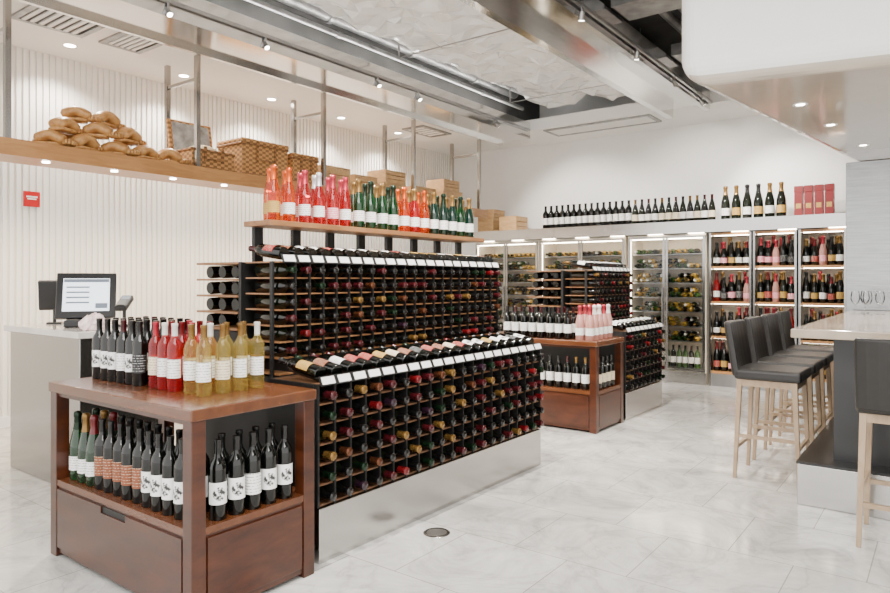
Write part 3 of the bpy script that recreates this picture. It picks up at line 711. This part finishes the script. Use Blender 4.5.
for r in range(NT_):
    for c in range(10): it.append((Matrix.Translation((-2.96-FW, 6.5+(c+.5)*q2, TZ0+r*PT+BR)) @ T_OUT.to_4x4(), 'dark', False, 'rackwine'))
for c in range(9): it.append((Matrix.Translation((-2.57-.05, 6.43+(c+.5)*p2, .285+NL*PL+.042)) @ T_TOP.to_4x4(), 'dark', True, 'bordeaux'))
for c in range(10): it.append((Matrix.Translation((-2.96-.04, 6.5+(c+.5)*q2, TZ0+NT_*PT+.043)) @ T_TOP.to_4x4(), 'dark', True, 'bordeaux'))
for k in range(4):
    for j in range(3): it.append((Matrix.Translation((-3.72+.075+j*.125, 6.52, TZ0+NT_*PT+ENDZ[k+1]+.0385)) @ T_END.to_4x4(), 'dark', j == 1, 'bordeaux'))
stuff_bottles('wine_bottles', it, 'many small dark bottles filling the shorter far racks')
SPK = [('orange', 'gold', 'orange'), ('orange', 'white', 'orange'), ('pink', 'white', 'pink'), ('rose', 'white', 'silver'), ('pink', 'pink', 'pink'), ('rose', 'white', 'pink')]+[('green', 'white', 'gold'), ('green', 'white', 'green')]*2+[('orange', 'white', 'orange'), ('rose', 'white', 'gold'), ('orange', 'white', 'orange')]+[('teal', 'white', 'gold'), ('teal', 'white', 'green'), ('teal', 'white', 'gold'), ('green', 'white', 'green'), ('teal', 'white', 'gold')]
NM = {'orange': 'orange', 'pink': 'pink', 'rose': 'red', 'green': 'green', 'teal': 'dark teal'}
for j, x in enumerate([TX-.178, TX-.282]):
    for i in range(18):
        g, l, c = SPK[i]
        bottle('champagne', g, l, c, (x+jit(), 2.46+i*.114+(.057 if j else 0), 1.7355), '%s sparkling bottle on shelf over tall rack, %s from left in %s row' % (NM[g], ORD[i], ['front', 'back'][j]), 'sparkling bottles on the shelf over the tall rack', FACE+random.uniform(-.1, .1), seg=18, name='sparkling_bottle', s=(.9, .9, .98))

# ------------------------------------------------------------------ back wall display
t = thing('long_steel_shelf', 'long stainless steel shelf running over fridges and shelving at back', 'shelf', (-3.6, 9.48, 2.03))
MB().box(-2.72, 2.75, -.34, .31, .0, .02).box(-2.72, 2.75, -.34, -.32, .02, .16).box(-2.72, 2.75, -.32, .31, .14, .16).build('steel_fascia', M['steel'], t)
for k in range(10): MB().box(-2.5+k*.55, -2.3+k*.55, -.31, -.28, -.008, 0).build('strip_light', M['strip'], t)
TOPZ = 2.191
def fridge(x0, x1, label, items):
    cx = (x0+x1)/2; a = (x1-x0)/2
    t = thing('wine_fridge', label, 'fridge', (cx, 9.5, 0))
    MB().box(-a, -a+.03, -.27, .28, 0, 2.02).box(a-.03, a, -.27, .28, 0, 2.02).box(-a+.03, a-.03, .25, .28, 0, 2.02).box(-a+.03, a-.03, -.27, .25, 0, .17).box(-a+.03, a-.03, -.27, .25, 1.98, 2.02).build('cabinet', [M['warmwhite']], t)
    MB().box(-a, a, -.285, -.272, 0, .16).build('kick_plate', M['steel'], t)
    zs = [.20]+[.56+k*.2 for k in range(7)]
    for z in zs: MB().box(-a+.03, a-.03, -.20, .25, z-.008, z).build('wire_shelf', M['metal'], t)
    MB().box(-a+.05, a-.05, -.25, -.235, 1.96, 1.978).build('strip_light', M['strip'], t)
    for s in (-1, 1):
        MB().box(s*(a-.036)-.003, s*(a-.036)+.003, -.262, -.252, .22, 1.95).build('strip_light', M['strip'], t)
        x_0, x_1 = (-a+.01, -.005) if s < 0 else (.005, a-.01)
        d = MB(); d.box(x_0, x_0+.032, -.3, -.275, .17, 2.0); d.box(x_1-.032, x_1, -.3, -.275, .17, 2.0); d.box(x_0+.032, x_1-.032, -.3, -.275, .17, .20); d.box(x_0+.032, x_1-.032, -.3, -.275, 1.97, 2.0)
        dd = d.build('door', M['steelh'], t)
        MB().box(x_0+.032, x_1-.032, -.29, -.286, .20, 1.97).build('pane', M['glass'], dd)
        hx = -.035 if s < 0 else .035
        MB().cyl((hx, -.325, .8), (hx, -.325, 1.3), .008).box(hx-.005, hx+.005, -.325, -.3, .83, .84).box(hx-.005, hx+.005, -.325, -.3, 1.26, 1.27).build('handle', M['steelh'], dd)
    for k, z in enumerate(zs):
        n = int((2*a-.12)/.082)
        for i in range(n):
            x = cx-a+.095+i*.082
            if k == 0: items.append((Matrix.Translation((x, 9.40, z)) @ Matrix.Rotation(-PI/2, 4, 'Z'), random.choice(['dark', 'gold', 'mgreen']), True, 'bordeaux'))
            else:
                for q in range(2):
                    if q and (i == n-1 or random.random() < .2): continue
                    if k == len(zs)-1 and q: continue
                    g = random.choice(['dark', 'gold', 'mgreen', 'mgreen', 'gold', 'straw', 'olive'])
                    items.append((Matrix.Translation((x+(.041 if q == 1 else 0), 9.56, z+.0378+.066*q)) @ (R('X', 90)).to_4x4() @ Matrix.Rotation(PI/2, 4, 'Z'), g, True, 'bordeaux'))
fi = []
fridge(-6.28, -5.10, 'leftmost glass-door wine fridge at back, mostly hidden by racks', fi)
fridge(-5.08, -3.70, 'middle glass-door wine fridge at back behind the far rack', fi)
fridge(-3.66, -2.58, 'rightmost glass-door wine fridge beside the open bottle shelving', fi)
stuff_bottles('wine_bottles', fi, 'rows of small bottles lying inside the glass-door fridges')
bays = [(-2.54, -2.02), (-2.0, -1.50), (-1.48, -.97)]
BN = ['left', 'middle', 'right']
CH = [('dark', 'gold', 'gold'), ('dark', 'white', 'black'), ('olive', 'gold', 'gold'), ('dark', 'red', 'red'), ('dark', 'pink', 'pink'), ('dark', 'white', 'gold'), ('dark', 'black', 'gold'), ('dark', 'black', 'black'), ('dark', 'gold', 'black'), ('dark', 'white', 'red'), ('blush', 'pink', 'pink'), ('rose', 'white', 'red')]
SHZ = [.2, .66, 1.12, 1.58]
for b, (x0, x1) in enumerate(bays):
    t = thing('bottle_shelving', '%s bay of lit open bottle shelving on back wall' % BN[b], 'shelving', ((x0+x1)/2, 9.5, 0), 0, 'open shelving bays on the back wall'); a = (x1-x0)/2
    MB().box(-a, a, .26, .28, 0, 2.02).build('back_panel', M['warmwhite'], t)
    for s in (-1, 1): MB().box(s*a-(.025 if s > 0 else 0), s*a+(.025 if s < 0 else 0), -.29, .26, 0, 2.02).build('side_panel', M['steelh'], t)
    MB().box(-a+.025, a-.025, -.27, .26, 0, .17).build('base', M['metal'], t)
    for z in SHZ+[2.02]:
        sh = MB().box(-a+.025, a-.025, -.285, .26, z-.03, z).build('shelf', M['shelfwood'], t)
        if z > .3: MB().box(-a+.04, a-.04, -.20, -.185, z-.038, z-.031).build('strip_light', M['strip'], sh)
    for k, z in enumerate(SHZ):
        for row in range(2):
            for i in range(5-row):
                g, l, c = random.choice(CH)
                sp = ((x1-x0)-.15)/4
                bottle('champagne', g, l, c, (x0+.075+(i+.5*row)*sp+jit(.003), 9.30+.1*row, z+.0008), '%s-label bottle, %s shelf up, %s bay, %s from left in %s row' % (LN(l), ORD[k], BN[b], ORD[i], ['front', 'back'][row]), 'bottles in the open shelving on the back wall', -1.1+jit(.2), seg=12, single=True, s=(1.05, 1.05, random.choice([1.0, 1.1, 1.2])), name='sparkling_bottle')
for i in range(15):
    bottle('bordeaux', 'dark', 'white', 'black', (-5.06+i*.0965, 9.38, TOPZ), 'dark bottle on steel shelf at back, %s from left in left cluster' % ORD[i], 'dark bottles on the steel shelf at the back', -1.0, seg=12, single=True, s=(1.25, 1.25, 1.22), name='red_wine_bottle')
for i in range(12):
    bottle('burgundy', random.choice(['dark', 'olive']), random.choice(['white', 'cream']), random.choice(['black', 'gold', 'dark red']), (-3.61+i*.0965, 9.38, TOPZ), 'bottle with pale label on steel shelf at back, %s from left in centre cluster' % ORD[i], 'pale-labelled bottles on the steel shelf at the back', -1.0, seg=12, single=True, s=(1.16, 1.16, 1.22), name='red_wine_bottle')
for i in range(6):
    bottle('champagne', 'olive', ['white', 'gold'][i % 2], ['gold', 'black'][i // 2 % 2], (-2.38+i*.135, 9.40, TOPZ), 'large champagne bottle on steel shelf at back, %s from left' % ORD[i], 'large champagne bottles on the steel shelf', -1.0, seg=14, single=True, s=1.42, name='champagne_bottle')
for i in range(4):
    t = thing('gift_box', 'tall red gift box on steel shelf at back, %s from left' % ORD[i], 'box', (-1.50+i*.112, 9.38, TOPZ), 0, 'red gift boxes on the steel shelf')
    MB().box(-.048, .048, -.048, .048, 0, .30).build('box_body', M['redbox'], t, bevel=.003)
    MB().box(-.05, .05, -.05, .05, .301, .38).build('box_lid', M['redbox'], t, bevel=.003)
    MB().box(-.028, .028, -.0492, -.0485, .1, .16).build('label', L['gold'], t)
GB = 'wooden crates on the steel shelf at the back'
crate(-6.1, 9.42, TOPZ, .30, .36, .17, 'lower crate of leftmost stack on back steel shelf', GB)
crate(-6.1, 9.42, TOPZ+.185, .30, .36, .17, 'upper crate of leftmost stack on back steel shelf', GB)
crate(-5.66, 9.40, TOPZ, .32, .36, .22, 'single wooden crate right of crate stack on back steel shelf', GB)

# ------------------------------------------------------------------ bar, pillar, stools
t = thing('bar_counter', 'bar counter with beige stone top and dark base on right', 'counter', (0, 6.2, 0))
MB().box(-.78, 1.6, -1.62, 1.5, 1.045, 1.10).build('stone_top', M['barstone'], t, bevel=.006)
MB().box(-.58, 1.4, -1.36, 1.45, .27, 1.045).build('dark_base', M['slate'], t)
MB().box(-.76, 1.5, -1.52, 1.5, .0, .255).build('steel_step', M['steel'], t, bevel=.004)
MB().box(-.765, 1.5, -1.525, 1.5, .255, .27).build('step_top', M['slate'], t)
tag(MB().box(-.83, .2, 7.82, 8.4, 0, 2.578).build('pillar', M['pillar'], bevel=.004), 'brushed steel clad pillar at the far end of the bar', 'pillar')
def stool_proto():
    t = thing('bar_stool', 'x', 'bar stool', (0, 0, 0), 0, 'bar stools at the bar')
    MB().box(-.21, .22, -.215, .215, .70, .775).build('seat', M['leather'], t, bevel=.022, bseg=3)
    n = 8; vs = []; fs = []
    for i in range(n+1):
        yy = -.215+.43*i/n; cv = -.035*(1-(2*yy/.43)**2)
        for (dx, z) in ((-.215, .72), (-.165, .72), (-.225, 1.10), (-.275, 1.10)): vs.append((dx+cv, yy, z))
    for i in range(n):
        o_ = i*4
        for k in range(4): fs.append((o_+k, o_+(k+1) % 4, o_+4+(k+1) % 4, o_+4+k))
    fs.append((3, 2, 1, 0)); fs.append((n*4, n*4+1, n*4+2, n*4+3))
    MB().add(vs, fs).build('backrest', M['leather'], t, bevel=.014, bseg=3)
    for sx in (-1, 1):
        for sy in (-1, 1):
            MB().beam((sx*.205, sy*.2, 0), (sx*.175, sy*.18, .705), .012, .0175).build('leg', M['stoolwood'], t, bevel=.003)
    f = MB(); f.box(-.19, .19, -.195, -.165, .655, .702); f.box(-.19, .19, .165, .195, .655, .702); f.box(-.19, -.16, -.165, .165, .655, .702); f.box(.16, .19, -.165, .165, .655, .702)
    f.build('seat_frame', M['stoolwood'], t)
    for sy in (-1, 1): MB().box(-.19, .19, sy*.192-.01, sy*.192+.01, .29, .315).build('stretcher', M['stoolwood'], t)
    for sx in (-1, 1): MB().box(sx*.195-.01, sx*.195+.01, -.185, .185, .21 if sx < 0 else .24, .235 if sx < 0 else .265).build('footrest', M['stoolwood'], t)
    return t
st = stool_proto()
SP = [(-1.01, 5.24, 0, 'nearest dark leather bar stool in row along the bar side'), (-1.01, 5.83, 0, 'second dark leather bar stool in row along the bar side'), (-1.01, 6.42, 0, 'third dark leather bar stool in row along the bar side'),
      (-1.01, 7.02, 0, 'farthest dark leather bar stool in row along the bar side'), (-.18, 4.33, PI/2, 'dark leather bar stool cut by the frame at bar front end')]
for i, (x, yy, a, lb) in enumerate(SP):
    s = st if i == 0 else copy_tree(st)
    s.location = (x, yy, 0); s.rotation_euler = (0, 0, a); s['label'] = lb
def wineglass(x, y, label):
    t = thing('wine_glass', label, 'glass', (x, y, 1.1005), 0, 'wine glasses on the bar')
    MB().lathe([(0, .002), (.033, .001), (.034, .003), (.006, .008), (.004, .02), (.004, .085)], 14).build('stem', M['glass'], t)
    MB().lathe([(.004, .085), (.025, .10), (.036, .13), (.035, .16), (.028, .2)], 14).build('bowl', M['glass'], t)
for i, (x, yy) in enumerate([(-.66, 6.9), (-.6, 7.05), (-.56, 6.8), (-.62, 7.3), (-.48, 6.95)]):
    wineglass(x, yy, 'clear stemmed wine glass on bar, ' + ['nearest the stool side', 'behind the stool-side glass', 'nearest the camera', 'closest to pillar', 'rightmost'][i])
t = thing('floor_drain', 'round metal floor drain in front of the low rack', 'drain', (-2.27, 2.95, 0))
MB().lathe([(.075, .001), (.07, .004), (.055, .004)], 24).build('rim', M['steelh'], t)
MB().lathe([(0, .003), (.055, .003)], 24).build('cover', M['metal'], t)

# ------------------------------------------------------------------ light
wd = bpy.data.worlds.new('world'); scene.world = wd; wd.use_nodes = True
wd.node_tree.nodes['Background'].inputs[0].default_value = (1, .98, .945, 1); wd.node_tree.nodes['Background'].inputs[1].default_value = 3.4
def area(loc, rot, sx, sy, e, c=(1, .96, .91)):
    l = bpy.data.lights.new('area', 'AREA'); l.shape = 'RECTANGLE'; l.size = sx; l.size_y = sy; l.energy = e; l.color = c
    o = bpy.data.objects.new('area', l); col.objects.link(o); o.location = loc; o.rotation_euler = rot
area((-.3, .6, 3.55), (0, 0, 0), 3.0, 2.4, 380)
# unseen light added on top of the left beam to brighten the wrapped duct
area((-5.12, 5.2, 3.66), (0, math.radians(180+64), 0), .1, 6.5, 150)
cam = bpy.data.cameras.new('camera'); co = bpy.data.objects.new('camera', cam); col.objects.link(co)
co.location = (0, 0, 1.4); co.rotation_euler = (PI/2, 0, math.atan2(.6, .8))
cam.sensor_width = 36; cam.lens = 672/890*36; cam.shift_y = -16.5/890; cam.clip_start = .05
scene.camera = co
